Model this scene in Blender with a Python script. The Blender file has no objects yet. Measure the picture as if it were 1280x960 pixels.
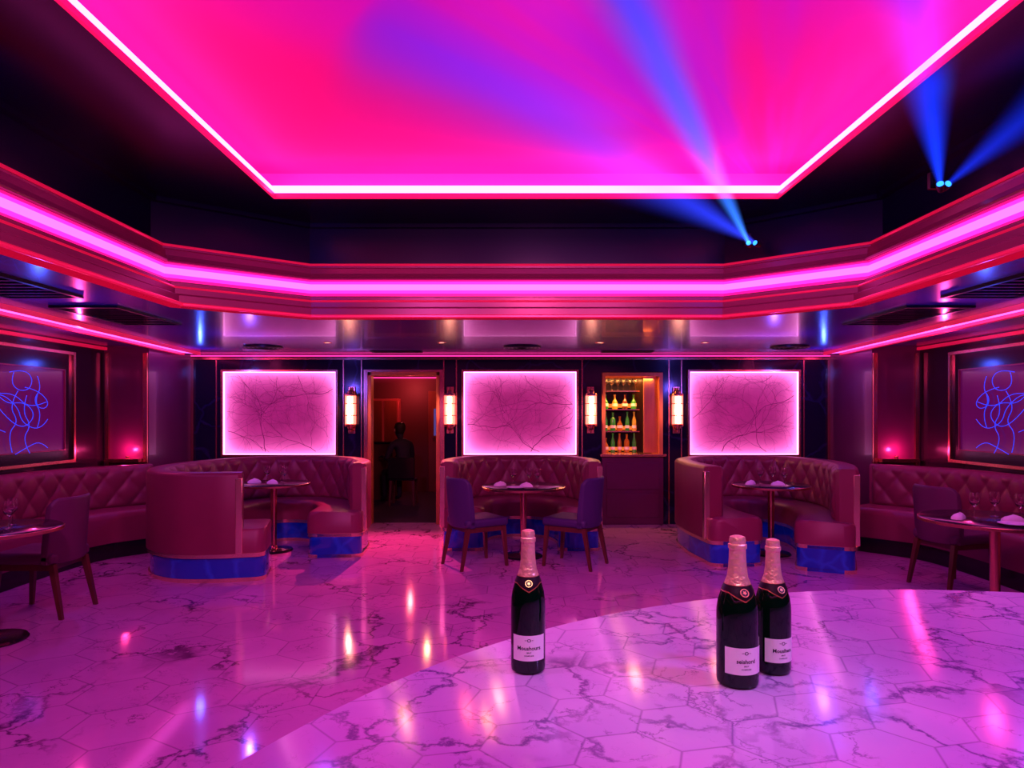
import bpy, bmesh, math, random
from mathutils import Vector, Matrix, geometry
random.seed(7)
S = bpy.context.scene
COL = S.collection
try:
    S.view_settings.view_transform = 'Standard'
    S.view_settings.look = 'None'
except Exception as e:
    print(e)
PI = math.pi

# ------------------------------------------------------------------ materials
def nodes_of(name):
    m = bpy.data.materials.new(name); m.use_nodes = True
    nt = m.node_tree
    b = nt.nodes.get('Principled BSDF')
    return m, nt, b

def mat(name, col, rough=0.5, metal=0.0, emit=None, estr=0.0, bump=0.0, bscale=60.0, coat=0.0,
        trans=0.0, ior=1.45, var=0.0, vscale=3.0, spec=0.5):
    m, nt, b = nodes_of(name)
    b.inputs['Base Color'].default_value = (*col, 1)
    b.inputs['Roughness'].default_value = rough
    b.inputs['Metallic'].default_value = metal
    b.inputs['IOR'].default_value = ior
    b.inputs['Coat Weight'].default_value = coat
    b.inputs['Specular IOR Level'].default_value = spec
    b.inputs['Transmission Weight'].default_value = trans
    if emit:
        b.inputs['Emission Color'].default_value = (*emit, 1)
        b.inputs['Emission Strength'].default_value = estr
    tc = nt.nodes.new('ShaderNodeTexCoord')
    n = nt.nodes.new('ShaderNodeTexNoise')
    nt.links.new(tc.outputs['Object'], n.inputs['Vector'])
    if var > 0:
        n.inputs['Scale'].default_value = vscale
        n.inputs['Detail'].default_value = 5
        mx = nt.nodes.new('ShaderNodeMix'); mx.data_type = 'RGBA'
        mx.inputs[6].default_value = (*[c*(1-var) for c in col], 1)
        mx.inputs[7].default_value = (*[min(1, c*(1+var)) for c in col], 1)
        nt.links.new(n.outputs['Fac'], mx.inputs[0])
        nt.links.new(mx.outputs[2], b.inputs['Base Color'])
    if bump > 0:
        n2 = nt.nodes.new('ShaderNodeTexNoise'); n2.inputs['Scale'].default_value = bscale
        n2.inputs['Detail'].default_value = 3
        nt.links.new(tc.outputs['Object'], n2.inputs['Vector'])
        bp = nt.nodes.new('ShaderNodeBump'); bp.inputs['Strength'].default_value = bump
        bp.inputs['Distance'].default_value = 0.01
        nt.links.new(n2.outputs['Fac'], bp.inputs['Height'])
        nt.links.new(bp.outputs['Normal'], b.inputs['Normal'])
    return m

def emis(name, col, strength):
    m, nt, b = nodes_of(name)
    b.inputs['Base Color'].default_value = (*[min(1, c) for c in col], 1)
    b.inputs['Roughness'].default_value = 0.4
    b.inputs['Emission Color'].default_value = (*col, 1)
    b.inputs['Emission Strength'].default_value = strength
    return m

class NB:
    def __init__(s, nt): s.N = nt.nodes; s.L = nt.links
    def vm(s, op, a, bb=None, c=None):
        n = s.N.new('ShaderNodeVectorMath'); n.operation = op
        for i, v in enumerate((a, bb, c)):
            if v is None: continue
            if isinstance(v, tuple): n.inputs[i].default_value = v
            else: s.L.new(v, n.inputs[i])
        return n
    def mt(s, op, a, bb=None, clamp=False):
        n = s.N.new('ShaderNodeMath'); n.operation = op; n.use_clamp = clamp
        for i, v in enumerate((a, bb)):
            if v is None: continue
            if isinstance(v, (int, float)): n.inputs[i].default_value = v
            else: s.L.new(v, n.inputs[i])
        return n.outputs[0]
    def mapr(s, v, a, b, c=0.0, d=1.0, smooth=False):
        n = s.N.new('ShaderNodeMapRange')
        if smooth: n.interpolation_type = 'SMOOTHSTEP'
        for i, q in enumerate((a, b, c, d)): n.inputs[i+1].default_value = q
        s.L.new(v, n.inputs[0]); return n.outputs[0]
    def mix(s, f, a, b):
        n = s.N.new('ShaderNodeMix'); n.data_type = 'RGBA'
        for i, v in ((0, f), (6, a), (7, b)):
            if isinstance(v, tuple): n.inputs[i].default_value = (*v, 1)
            elif isinstance(v, float): n.inputs[i].default_value = v
            else: s.L.new(v, n.inputs[i])
        return n.outputs[2]
    def noise(s, vec, scale, detail=2, rough=0.5):
        n = s.N.new('ShaderNodeTexNoise'); n.inputs['Scale'].default_value = scale
        n.inputs['Detail'].default_value = detail; n.inputs['Roughness'].default_value = rough
        s.L.new(vec, n.inputs['Vector']); return n

def marble_hex(name, s, c_light, c_dark, vein, rough, vscale=1.0, veinw=0.06, grout=0.012, gs=0.5, spec=0.5, thr=0.40, rot=0.0):
    m, nt, b = nodes_of(name)
    q = NB(nt); N = q.N; L = q.L; vm = q.vm; mt = q.mt
    tc = N.new('ShaderNodeTexCoord')
    mp = N.new('ShaderNodeMapping'); mp.inputs['Rotation'].default_value = (0, 0, rot); L.new(tc.outputs['Object'], mp.inputs[0])
    p0 = vm('MULTIPLY', mp.outputs[0], (1/s, 1/s, 0)).outputs[0]
    r = (1.0, 1.7320508, 1.0); h = (0.5, 0.8660254, 0.5)
    a = vm('SUBTRACT', vm('WRAP', p0, r, (0, 0, 0)).outputs[0], h).outputs[0]
    bb = vm('SUBTRACT', vm('WRAP', vm('ADD', p0, h).outputs[0], r, (0, 0, 0)).outputs[0], h).outputs[0]
    a = vm('MULTIPLY', a, (1, 1, 0)).outputs[0]; bb = vm('MULTIPLY', bb, (1, 1, 0)).outputs[0]
    la = vm('LENGTH', a).outputs['Value']; lb = vm('LENGTH', bb).outputs['Value']
    f = mt('LESS_THAN', lb, la)
    mx = N.new('ShaderNodeMix'); mx.data_type = 'VECTOR'
    L.new(f, mx.inputs[0]); L.new(a, mx.inputs[4]); L.new(bb, mx.inputs[5])
    gv = mx.outputs[1]
    ab = vm('ABSOLUTE', gv).outputs[0]
    d1 = vm('DOT_PRODUCT', ab, (0.5, 0.8660254, 0)).outputs['Value']
    sx = N.new('ShaderNodeSeparateXYZ'); L.new(ab, sx.inputs[0])
    hd = mt('MAXIMUM', d1, sx.outputs[0])
    edge = mt('SUBTRACT', 0.5, hd)
    groutf = q.mapr(edge, 0.0, grout, 1, 0)
    idv = vm('SUBTRACT', p0, gv).outputs[0]
    wn = N.new('ShaderNodeTexWhiteNoise'); wn.noise_dimensions = '2D'
    idr = vm('SNAP', vm('ADD', idv, (0.1, 0.1, 0)).outputs[0], (0.25, 0.25, 1)).outputs[0]
    L.new(idr, wn.inputs['Vector'])
    off = vm('MULTIPLY', wn.outputs['Color'], (0.30, 0.30, 0)).outputs[0]
    pc = vm('ADD', p0, off).outputs[0]
    nz = q.noise(pc, 1.5*vscale, 7, 0.62)
    dis = vm('MULTIPLY', vm('SUBTRACT', nz.outputs['Color'], (0.5, 0.5, 0.5)).outputs[0], (1.5, 1.5, 0)).outputs[0]
    pd = vm('ADD', pc, dis).outputs[0]
    def vein_layer(scale, w, thr):
        vo = N.new('ShaderNodeTexVoronoi'); vo.feature = 'DISTANCE_TO_EDGE'
        vo.inputs['Scale'].default_value = scale
        L.new(pd, vo.inputs['Vector'])
        nm = q.noise(vm('ADD', p0, (7.3, 3.1, scale)).outputs[0], scale*0.8, 2)
        msk = q.mapr(nm.outputs['Fac'], thr, thr+0.14)
        return mt('MULTIPLY', q.mapr(vo.outputs['Distance'], w*0.1, w, 1, 0), msk)
    v1 = vein_layer(0.65*vscale, veinw, thr)
    v2 = vein_layer(1.6*vscale, veinw*0.6, thr+0.05)
    v3 = vein_layer(3.6*vscale, veinw*0.6, thr+0.09)
    vt = mt('MAXIMUM', mt('MAXIMUM', v1, mt('MULTIPLY', v2, 0.8)), mt('MULTIPLY', v3, 0.4))
    vt = mt('MULTIPLY', vt, 0.85, True)
    cloud = q.noise(pd, 0.9, 5)
    cf = mt('ADD', mt('MULTIPLY', cloud.outputs['Fac'], 0.7), mt('MULTIPLY', wn.outputs['Value'], 0.3))
    c = q.mix(cf, c_dark, c_light)
    c = q.mix(vt, c, vein)
    c = q.mix(mt('MULTIPLY', groutf, gs), c, vein)
    L.new(c, b.inputs['Base Color'])
    L.new(q.mapr(cloud.outputs['Fac'], 0, 1, rough, rough+0.03), b.inputs['Roughness'])
    b.inputs['Specular IOR Level'].default_value = spec
    return m

def veined(name, base, vein, scale, rough, w=0.03, coat=0.0, spec=0.5):
    m, nt, b = nodes_of(name); q = NB(nt); L = q.L
    tc = q.N.new('ShaderNodeTexCoord')
    nz = q.noise(tc.outputs['Object'], scale*1.5, 5)
    ad = q.vm('MULTIPLY_ADD', nz.outputs['Color'], (0.6/scale,)*3, tc.outputs['Object'])
    vo = q.N.new('ShaderNodeTexVoronoi'); vo.feature = 'DISTANCE_TO_EDGE'; vo.inputs['Scale'].default_value = scale
    L.new(ad.outputs[0], vo.inputs['Vector'])
    c = q.mix(q.mt('MULTIPLY', q.mapr(vo.outputs['Distance'], 0, w, 1, 0), nz.outputs['Fac']), base, vein)
    L.new(c, b.inputs['Base Color'])
    b.inputs['Roughness'].default_value = rough; b.inputs['Coat Weight'].default_value = coat
    b.inputs['Specular IOR Level'].default_value = spec
    return m

def wood(name, c1, c2, rough=0.3):
    m, nt, b = nodes_of(name); q = NB(nt); L = q.L
    tc = q.N.new('ShaderNodeTexCoord'); mp = q.N.new('ShaderNodeMapping'); mp.inputs['Scale'].default_value = (14, 14, 1.2)
    L.new(tc.outputs['Object'], mp.inputs[0])
    nz = q.noise(mp.outputs[0], 2, 6)
    L.new(q.mix(nz.outputs['Fac'], c1, c2), b.inputs['Base Color']); b.inputs['Roughness'].default_value = rough
    return m

def panel_mat(name, w, h, edge_col, mid_col, e_edge, e_mid):
    m, nt, b = nodes_of(name); q = NB(nt); mt = q.mt
    tc = q.N.new('ShaderNodeTexCoord'); sp = q.N.new('ShaderNodeSeparateXYZ'); q.L.new(tc.outputs['Object'], sp.inputs[0])
    ax = mt('SUBTRACT', w/2, mt('ABSOLUTE', sp.outputs[0]))
    az = mt('SUBTRACT', h/2, mt('ABSOLUTE', mt('SUBTRACT', sp.outputs[2], h/2)))
    g = mt('ADD', mt('EXPONENT', mt('MULTIPLY', ax, -8.5)), mt('EXPONENT', mt('MULTIPLY', az, -8.5)))  # falloff of the edge lights put into the sheet emission
    g = mt('MINIMUM', g, 1.2)
    nz = q.noise(tc.outputs['Object'], 3.5, 6, 0.65)
    mid = mt('MULTIPLY', q.mapr(nz.outputs['Fac'], 0.3, 0.7, 0.7, 1.25), e_mid)
    st = mt('ADD', mid, mt('MULTIPLY', g, e_edge))
    q.L.new(q.mix(mt('MULTIPLY', g, 1.0, True), mid_col, edge_col), b.inputs['Emission Color'])
    q.L.new(st, b.inputs['Emission Strength'])
    b.inputs['Base Color'].default_value = (0.16, 0.03, 0.10, 1); b.inputs['Roughness'].default_value = 0.5
    return m

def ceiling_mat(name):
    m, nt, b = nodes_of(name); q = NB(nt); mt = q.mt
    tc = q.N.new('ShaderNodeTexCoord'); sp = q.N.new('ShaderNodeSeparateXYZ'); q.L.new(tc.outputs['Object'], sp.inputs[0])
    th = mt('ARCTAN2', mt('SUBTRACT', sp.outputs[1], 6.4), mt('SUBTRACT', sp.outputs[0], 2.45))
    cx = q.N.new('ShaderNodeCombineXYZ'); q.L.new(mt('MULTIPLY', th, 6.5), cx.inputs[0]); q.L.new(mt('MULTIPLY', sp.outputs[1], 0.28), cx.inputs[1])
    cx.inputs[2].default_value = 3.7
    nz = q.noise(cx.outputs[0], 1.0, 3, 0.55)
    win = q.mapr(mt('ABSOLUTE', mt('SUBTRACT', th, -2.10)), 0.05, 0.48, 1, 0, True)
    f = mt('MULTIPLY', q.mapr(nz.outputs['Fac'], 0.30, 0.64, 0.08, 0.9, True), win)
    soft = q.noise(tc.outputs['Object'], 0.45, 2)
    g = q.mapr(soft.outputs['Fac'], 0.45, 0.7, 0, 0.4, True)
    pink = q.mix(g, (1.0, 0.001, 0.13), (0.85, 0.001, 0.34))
    c = q.mix(mt('MULTIPLY', f, 0.88), pink, (0.28, 0.005, 0.80))  # violet fan of spotlight beams painted into the emission colour
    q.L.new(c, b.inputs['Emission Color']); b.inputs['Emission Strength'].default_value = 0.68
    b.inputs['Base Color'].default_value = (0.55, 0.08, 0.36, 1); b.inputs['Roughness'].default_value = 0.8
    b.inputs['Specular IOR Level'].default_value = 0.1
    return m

M_floor = marble_hex('floor_marble', 0.42, (0.64, 0.29, 0.62), (0.40, 0.16, 0.43), (0.05, 0.008, 0.07), 0.075, 1.0, 0.036, 0.016, 0.5, 0.55, 0.43)
M_top = marble_hex('counter_marble', 0.165, (0.84, 0.64, 1.0), (0.62, 0.43, 0.90), (0.11, 0.04, 0.28), 0.13, 0.95, 0.044, 0.020, 0.55, 0.4, 0.40, 0.3)
M_wall = veined('navy_marble', (0.006, 0.006, 0.03), (0.03, 0.03, 0.14), 1.5, 0.14)
M_blue = veined('blue_marble', (0.004, 0.055, 0.50), (0.02, 0.16, 0.85), 3.5, 0.06, 0.10, coat=1.0)
M_ceil = mat('black_lacquer_ceiling', (0.002, 0.002, 0.018), 0.26, bump=0.02, bscale=3, spec=0.28)
M_soffit = mat('soffit_lacquer', (0.10, 0.03, 0.26), 0.24, coat=0.2, bump=0.03, bscale=2)
M_pinkceil = ceiling_mat('pink_ceiling_painted_beams')
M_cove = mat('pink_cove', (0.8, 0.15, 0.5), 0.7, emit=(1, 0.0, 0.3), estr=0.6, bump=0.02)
M_led = emis('pink_led', (1.0, 0.10, 0.74), 2.7)
M_led_mid = emis('pink_led_mid', (1.0, 0.028, 0.55), 1.6)
M_led_dim = emis('pink_led_soft', (1.0, 0.008, 0.28), 0.9)
M_led_hot = emis('pink_led_bright', (1.0, 0.14, 0.58), 6.5)
M_line = emis('pink_line', (1.0, 0.03, 0.30), 1.7)
M_rim = emis('pink_rim', (1.0, 0.006, 0.12), 0.75)
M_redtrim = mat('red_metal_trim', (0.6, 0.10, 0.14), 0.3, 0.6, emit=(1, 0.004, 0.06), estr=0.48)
M_mould = mat('rose_moulding', (0.20, 0.05, 0.09), 0.30, 0.3, emit=(0.6, 0.0, 0.08), estr=0.05)
M_copper = mat('copper', (0.85, 0.42, 0.28), 0.25, 1.0, bump=0.02)
M_brass = mat('brass', (1.0, 0.74, 0.48), 0.2, 0.9, bump=0.02)
M_leather = mat('burgundy_leather', (0.20, 0.026, 0.065), 0.38, bump=0.15, bscale=220, var=0.12, vscale=4)
M_leather2 = mat('burgundy_leather_seat', (0.23, 0.034, 0.085), 0.34, bump=0.15, bscale=220, var=0.1)
M_navy = mat('navy_plum_upholstery', (0.050, 0.022, 0.11), 0.5, bump=0.2, bscale=260, var=0.15)
M_maroon = mat('maroon_upholstery', (0.11, 0.02, 0.07), 0.5, bump=0.2, bscale=260, var=0.15)
M_darkwood = wood('dark_wood', (0.06, 0.018, 0.012), (0.14, 0.04, 0.025), 0.28)
M_redwood = wood('red_wood', (0.16, 0.03, 0.02), (0.28, 0.06, 0.035), 0.3)
M_amber = wood('amber_wood', (0.50, 0.16, 0.05), (0.72, 0.28, 0.09), 0.3)
M_black = mat('black_gloss', (0.012, 0.010, 0.014), 0.15, bump=0.02)
M_blackmetal = mat('black_metal', (0.02, 0.02, 0.025), 0.35, 0.8, bump=0.03)
M_plumwall = mat('plum_panel', (0.12, 0.016, 0.075), 0.28, coat=0.3, var=0.12, vscale=2)
M_redwall = mat('oxblood_panel', (0.022, 0.005, 0.018), 0.2, coat=0.3, var=0.12, vscale=2)
M_glass = mat('clear_glass', (1, 1, 1), 0.02, trans=1.0, ior=1.45, bump=0.005)
M_green = mat('dark_green_glass', (0.001, 0.012, 0.004), 0.06, bump=0.01, bscale=8, spec=0.45)
M_foil = mat('rose_gold_foil', (1.0, 0.72, 0.42), 0.36, 0.6, bump=0.5, bscale=90)
M_foilband = mat('dark_foil_band', (0.015, 0.008, 0.015), 0.35, 0.2, bump=0.1)
M_label = mat('paper_label', (0.95, 0.97, 0.93), 0.5, bump=0.05, bscale=300)
M_ink = mat('black_ink', (0.01, 0.01, 0.015), 0.5, bump=0.01)
M_gold = mat('gold', (0.75, 0.42, 0.16), 0.32, 0.9, bump=0.02)
M_napkin = mat('white_linen', (0.85, 0.82, 0.85), 0.8, bump=0.3, bscale=300)
M_panelled = emis('panel_led', (1.0, 0.35, 0.85), 3.0)
M_branch = mat('branch_ink', (0.10, 0.015, 0.08), 0.6, bump=0.05, emit=(0.4,0.01,0.18), estr=0.2)
M_sconce = emis('sconce_glow', (1.0, 0.20, 0.14), 2.0)
M_core = emis('sconce_core', (1.0, 0.62, 0.40), 7.0)
M_neon = emis('blue_neon', (0.005, 0.06, 1.0), 1.0)
M_artreflection = mat('art_glass_reflection', (0.05, 0.006, 0.07), 0.15, emit=(0.45, 0.004, 0.30), estr=0.10, coat=0.3, var=0.3)
M_darkroom = mat('dark_plaster', (0.12, 0.02, 0.03), 0.6, bump=0.1, bscale=20)
M_carpet = mat('dark_carpet', (0.04, 0.02, 0.06), 0.9, bump=0.3, bscale=150)

# ------------------------------------------------------------------ helpers
class MB:
    def __init__(s): s.v = []; s.f = []
    def raw(s, v, f):
        o = len(s.v); s.v += [tuple(x) for x in v]; s.f += [tuple(i+o for i in q) for q in f]; return s
    def box(s, x0, x1, y0, y1, z0, z1):
        v = [(x0,y0,z0),(x1,y0,z0),(x1,y1,z0),(x0,y1,z0),(x0,y0,z1),(x1,y0,z1),(x1,y1,z1),(x0,y1,z1)]
        return s.raw(v, [(0,3,2,1),(4,5,6,7),(0,1,5,4),(1,2,6,5),(2,3,7,6),(3,0,4,7)])
    def frus(s, p0, p1, a0, a1):
        x,y,z = p0; X,Y,Z = p1; a=a0/2; b=a1/2
        v = [(x-a,y-a,z),(x+a,y-a,z),(x+a,y+a,z),(x-a,y+a,z),(X-b,Y-b,Z),(X+b,Y-b,Z),(X+b,Y+b,Z),(X-b,Y+b,Z)]
        return s.raw(v, [(0,3,2,1),(4,5,6,7),(0,1,5,4),(1,2,6,5),(2,3,7,6),(3,0,4,7)])
    def cyl(s, p0, p1, r0, r1=None, n=16):
        r1 = r0 if r1 is None else r1
        p0 = Vector(p0); p1 = Vector(p1); d = (p1-p0).normalized()
        u = d.orthogonal().normalized(); w = d.cross(u)
        v = []
        for P, r in ((p0, r0), (p1, r1)):
            for i in range(n):
                t = 2*PI*i/n; v.append(P + u*math.cos(t)*r + w*math.sin(t)*r)
        f = [(i, (i+1)%n, n+(i+1)%n, n+i) for i in range(n)] + [tuple(range(n-1,-1,-1)), tuple(range(n, 2*n))]
        return s.raw(v, f)
    def lathe(s, prof, n=24, c=(0,0,0)):
        v = []; f = []
        for r, z in prof:
            for i in range(n):
                t = 2*PI*i/n; v.append((c[0]+max(r,1e-5)*math.cos(t), c[1]+max(r,1e-5)*math.sin(t), c[2]+z))
        for k in range(len(prof)-1):
            for i in range(n):
                f.append((k*n+i, k*n+(i+1)%n, (k+1)*n+(i+1)%n, (k+1)*n+i))
        return s.raw(v, f)
    def obj(s, name, m, parent=None, loc=(0,0,0), rz=0, smooth=False, bevel=0, label=None, cat=None, kind=None, group=None, seg=2):
        me = bpy.data.meshes.new(name); me.from_pydata(s.v, [], s.f); me.update()
        bm = bmesh.new(); bm.from_mesh(me); bmesh.ops.recalc_face_normals(bm, faces=bm.faces); bm.to_mesh(me); bm.free()
        me.materials.append(m)
        if smooth:
            for p in me.polygons: p.use_smooth = True
            try: me.set_sharp_from_angle(angle=math.radians(40))
            except Exception: pass
        o = bpy.data.objects.new(name, me); COL.objects.link(o)
        o.location = loc; o.rotation_euler = (0,0,rz)
        if parent: o.parent = parent
        if bevel:
            b = o.modifiers.new('bevel', 'BEVEL'); b.width = bevel; b.segments = seg; b.limit_method = 'ANGLE'
            for p in me.polygons: p.use_smooth = True
            try: me.set_sharp_from_angle(angle=math.radians(60))
            except Exception: pass
        if label: o['label'] = label
        if cat: o['category'] = cat
        if kind: o['kind'] = kind
        if group: o['group'] = group
        return o

def empty(name, loc, rz=0, label='', cat='', group=None):
    e = bpy.data.objects.new(name, None); COL.objects.link(e); e.empty_display_size = 0.1
    e.location = loc; e.rotation_euler = (0,0,rz); e['label'] = label; e['category'] = cat
    if group: e['group'] = group
    return e

def struct(o, label):
    o['kind'] = 'structure'; o['label'] = label; return o

def offset_poly(pts, o):
    n = len(pts); out = []
    for i in range(n):
        a = Vector(pts[i-1]); b = Vector(pts[i]); c = Vector(pts[(i+1)%n])
        d1 = (b-a).normalized(); d2 = (c-b).normalized()
        n1 = Vector((d1.y,-d1.x)); n2 = Vector((d2.y,-d2.x))
        m = (n1+n2); m = m/ m.length; k = o/max(0.2, m.dot(n1))
        out.append((b.x+m.x*k, b.y+m.y*k))
    return out

def ring(pts, prof, close=False):
    mb = MB(); n = len(pts); v = []
    for o, z in prof:
        for x, y in offset_poly(pts, o): v.append((x, y, z))
    f = []; K = len(prof)
    for k in range(K if close else K-1):
        k2 = (k+1) % K
        for i in range(n):
            f.append((k*n+i, k*n+(i+1)%n, k2*n+(i+1)%n, k2*n+i))
    return mb.raw(v, f)

def holed(outer, inner, z):
    polys = [[Vector((x,y,z)) for x,y in outer], [Vector((x,y,z)) for x,y in inner]]
    tris = geometry.tessellate_polygon(polys)
    return MB().raw([p for q in polys for p in q], tris)

def catmull(P, step=0.05):
    P = [Vector(p) for p in P]; out = []
    Q = [P[0]*2-P[1]] + P + [P[-1]*2-P[-2]]
    for i in range(1, len(Q)-2):
        a,b,c,d = Q[i-1],Q[i],Q[i+1],Q[i+2]
        n = max(2, int((c-b).length/step))
        for k in range(n):
            t = k/n
            out.append(0.5*((2*b)+(c-a)*t+(2*a-5*b+4*c-d)*t*t+(-a+3*b-3*c+d)*t**3))
    out.append(P[-1]); return out

def normals(path):
    N = []
    for i in range(len(path)):
        a = path[max(0,i-1)]; b = path[min(len(path)-1,i+1)]
        t = (b-a).normalized(); N.append(Vector((t.y,-t.x)))
    return N

def lengths(path):
    L = [0]
    for i in range(1, len(path)): L.append(L[-1]+(path[i]-path[i-1]).length)
    return L

def sweep(path, prof, rc0=0.0, rc1=0.0):
    N = normals(path); K = len(prof); v = []; f = []; L = lengths(path); T = L[-1]
    lo = min(o for o,z in prof); hi = max(o for o,z in prof); mid = (lo+hi)/2; hw = (hi-lo)/2
    for p, n, s in zip(path, N, L):
        k = 1.0
        for dist, rc in ((s, rc0), (T-s, rc1)):
            if rc > 0 and dist < rc:
                ins = rc-math.sqrt(max(0, rc*rc-(rc-dist)**2)); k = min(k, (hw-ins)/hw)
        for o, z in prof:
            o2 = mid+(o-mid)*k; v.append((p.x+n.x*o2, p.y+n.y*o2, z))
    for i in range(len(path)-1):
        for k in range(K):
            k2 = (k+1) % K
            f.append((i*K+k, i*K+k2, (i+1)*K+k2, (i+1)*K+k))
    f.append(tuple(range(K))); f.append(tuple(range(len(v)-1, len(v)-1-K, -1)))
    return MB().raw(v, f)

def extend(path, e0, e1, step=0.012):
    out = list(path)
    if e0 > 0:
        d = (path[0]-path[1]).normalized(); n = int(e0/step)
        out = [path[0]+d*(e0*(n-i)/n) for i in range(n)] + out
    if e1 > 0:
        d = (path[-1]-path[-2]).normalized(); n = int(e1/step)
        out = out + [path[-1]+d*(e1*(i+1)/n) for i in range(n)]
    return out

def tuft(path, z0, z1, base, depth, su=0.13, sv=0.16):
    N = normals(path); L = lengths(path)
    T = L[-1]; nu = int(T/0.014); nv = int((z1-z0)/0.018); v = []; f = []; j = 0
    for a in range(nu+1):
        s = T*a/nu
        while j < len(L)-2 and L[j+1] < s: j += 1
        t = (s-L[j])/max(1e-6, L[j+1]-L[j])
        p = path[j].lerp(path[j+1], t); n = N[j].lerp(N[j+1], t).normalized()
        for b in range(nv+1):
            z = z0+(z1-z0)*b/nv
            q = 0.5*(s/su+(z-z0)/sv); r = 0.5*(s/su-(z-z0)/sv)
            puff = (abs(math.sin(PI*q))*abs(math.sin(PI*r)))**0.35
            e = min(1, (s)/0.04, (T-s)/0.04)*min(1, (z1-z)/0.05+0.0, (z-z0)/0.03+0.2)
            e = max(0, e)**0.5
            o = base + e*(0.015+depth*puff)
            v.append((p.x+n.x*o, p.y+n.y*o, z))
    m = nv+1
    for a in range(nu):
        for b in range(nv): f.append((a*m+b, a*m+b+1, (a+1)*m+b+1, (a+1)*m+b))
    return MB().raw(v, f)

def sub_local(path, c):
    return [Vector((p[0]-c[0], p[1]-c[1])) for p in path]

def booth(name, pts, center, label, cat, group, plinth=0.25, top=0.98, depth=0.60, endtrim=True, plinth_mat=None, base_label='polished blue marble plinth', ext=(0.18,0.18), th=0.17):
    e = empty(name, (center[0], center[1], 0), 0, label, cat, group)
    path = catmull(sub_local(pts, center), 0.03)
    if not endtrim: ext = (0,0); rc = 0.0
    else: rc = 0.10
    P2 = extend(path, *ext)
    sweep(P2, [(0.03,0.0),(depth-0.02,0.0),(depth-0.02,plinth),(0.03,plinth)], rc, rc).obj('plinth', plinth_mat or M_blue, e, label=base_label, smooth=True)
    if plinth_mat is None:
        sweep(P2, [(0.018,0.0),(depth-0.008,0.0),(depth-0.008,0.035),(0.018,0.035)], rc, rc).obj('base_trim', M_brass, e, label='brushed brass band', smooth=True)
        sweep(P2, [(0.008,plinth-0.032),(depth-0.004,plinth-0.032),(depth-0.004,plinth+0.004),(0.008,plinth+0.004)], rc, rc).obj('base_trim', M_brass, e, label='brushed brass band', smooth=True)
    z = plinth+0.004
    er = 0.03 if endtrim else 0
    sweep(path, [(0,z),(0,top-0.035),(0.006,top-0.018),(0.018,top-0.005),(0.035,top),(th-0.035,top),(th-0.016,top-0.005),(th-0.005,top-0.018),(th,top-0.035),(th,z)], er, er).obj('backrest', M_leather, e, smooth=True)
    if endtrim:
        sweep(P2, [(0.03,z),(depth,z),(depth,0.41),(depth-0.01,0.45),(depth-0.035,0.475),(depth-0.08,0.485),(0.10,0.475),(0.05,0.465),(0.03,0.44)], rc, rc).obj('seat', M_leather2, e, smooth=True)
    else:
        sweep(path, [(th,z),(depth,z),(depth,0.41),(depth-0.01,0.45),(depth-0.035,0.475),(depth-0.08,0.485),(th,0.475)]).obj('seat', M_leather2, e, smooth=True)
    cut = 3 if endtrim else 1
    tuft(path[cut:-cut], 0.475, top-0.015, th-0.003, 0.036).obj('tufted_back_cushion', M_leather, e, smooth=True, label='diamond tufted burgundy leather')
    if endtrim:
        N = normals(path)
        for idx, sg in ((0,-1),(-1,1)):
            p = path[idx]; n = N[idx]; t = Vector((-n.y, n.x))*sg
            a = p - n*0.008; b = p + n*0.05
            v = []
            for zz in (z+0.001, top-0.05):
                for q in (a-t*0.05, a+t*0.008, b+t*0.008, b-t*0.05): v.append((q.x,q.y,zz))
            MB().raw(v, [(0,1,2,3),(4,5,6,7),(0,1,5,4),(1,2,6,5),(2,3,7,6),(3,0,4,7)]).obj('end_trim', M_brass, e, label='vertical brass edge strip', bevel=0.006)
    return e

# ------------------------------------------------------------------ room
D = 9.3
def px(x): return (x-640)*D/850.0
def pz(y): return 1.5+(518-y)*D/850.0
SO = 2.32

struct(MB().box(-5.1,5.1,-4.2,D+0.12,-0.1,0).obj('floor', M_floor), 'polished pink marble floor in hexagonal tiles')
mb = MB()
dx0, dx1 = -1.97, -0.985; bx0, bx1 = 1.225, 2.06; ZT = 2.08
mb.box(-4.5, dx0, D, D+0.12, 0, SO); mb.box(dx1, bx0, D, D+0.12, 0, SO); mb.box(bx1, 4.5, D, D+0.12, 0, SO)
mb.box(dx0, dx1, D, D+0.12, ZT, SO); mb.box(bx0, bx1, D, D+0.12, ZT, SO); mb.box(bx0, bx1, D, D+0.12, 0, 0.55)
struct(mb.obj('wall_back', M_wall), 'glossy navy stone wall with doorway and bar hatch')
for sg, nm in ((-1,'left'),(1,'right')):
    a, b = (-4.38 if sg<0 else 4.34), sg*4.92
    mb = MB()
    mb.box(min(a, a+sg*0.1), max(a, a+sg*0.1), 8.2, D, 0, SO)
    struct(mb.obj('wall_'+nm+'_return', M_plumwall), 'plum lacquered return wall panel')
    mb = MB(); x0, x1 = sorted((a+sg*0.1, b+sg*0.12)); mb.box(x0, x1, 8.2, 8.3, 0, SO)
    struct(mb.obj('wall_'+nm+'_pier', M_plumwall), 'plum lacquered wall pier')
    mb = MB(); x0, x1 = sorted((b, b+sg*0.12)); mb.box(x0, x1, -4.2, 8.2, 0, SO)
    struct(mb.obj('wall_'+nm, M_redwall), 'near-black lacquered side wall')
struct(MB().box(-5.1,5.1,-4.32,-4.2,0,SO).obj('wall_front', M_redwall), 'dark lacquered wall')

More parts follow.
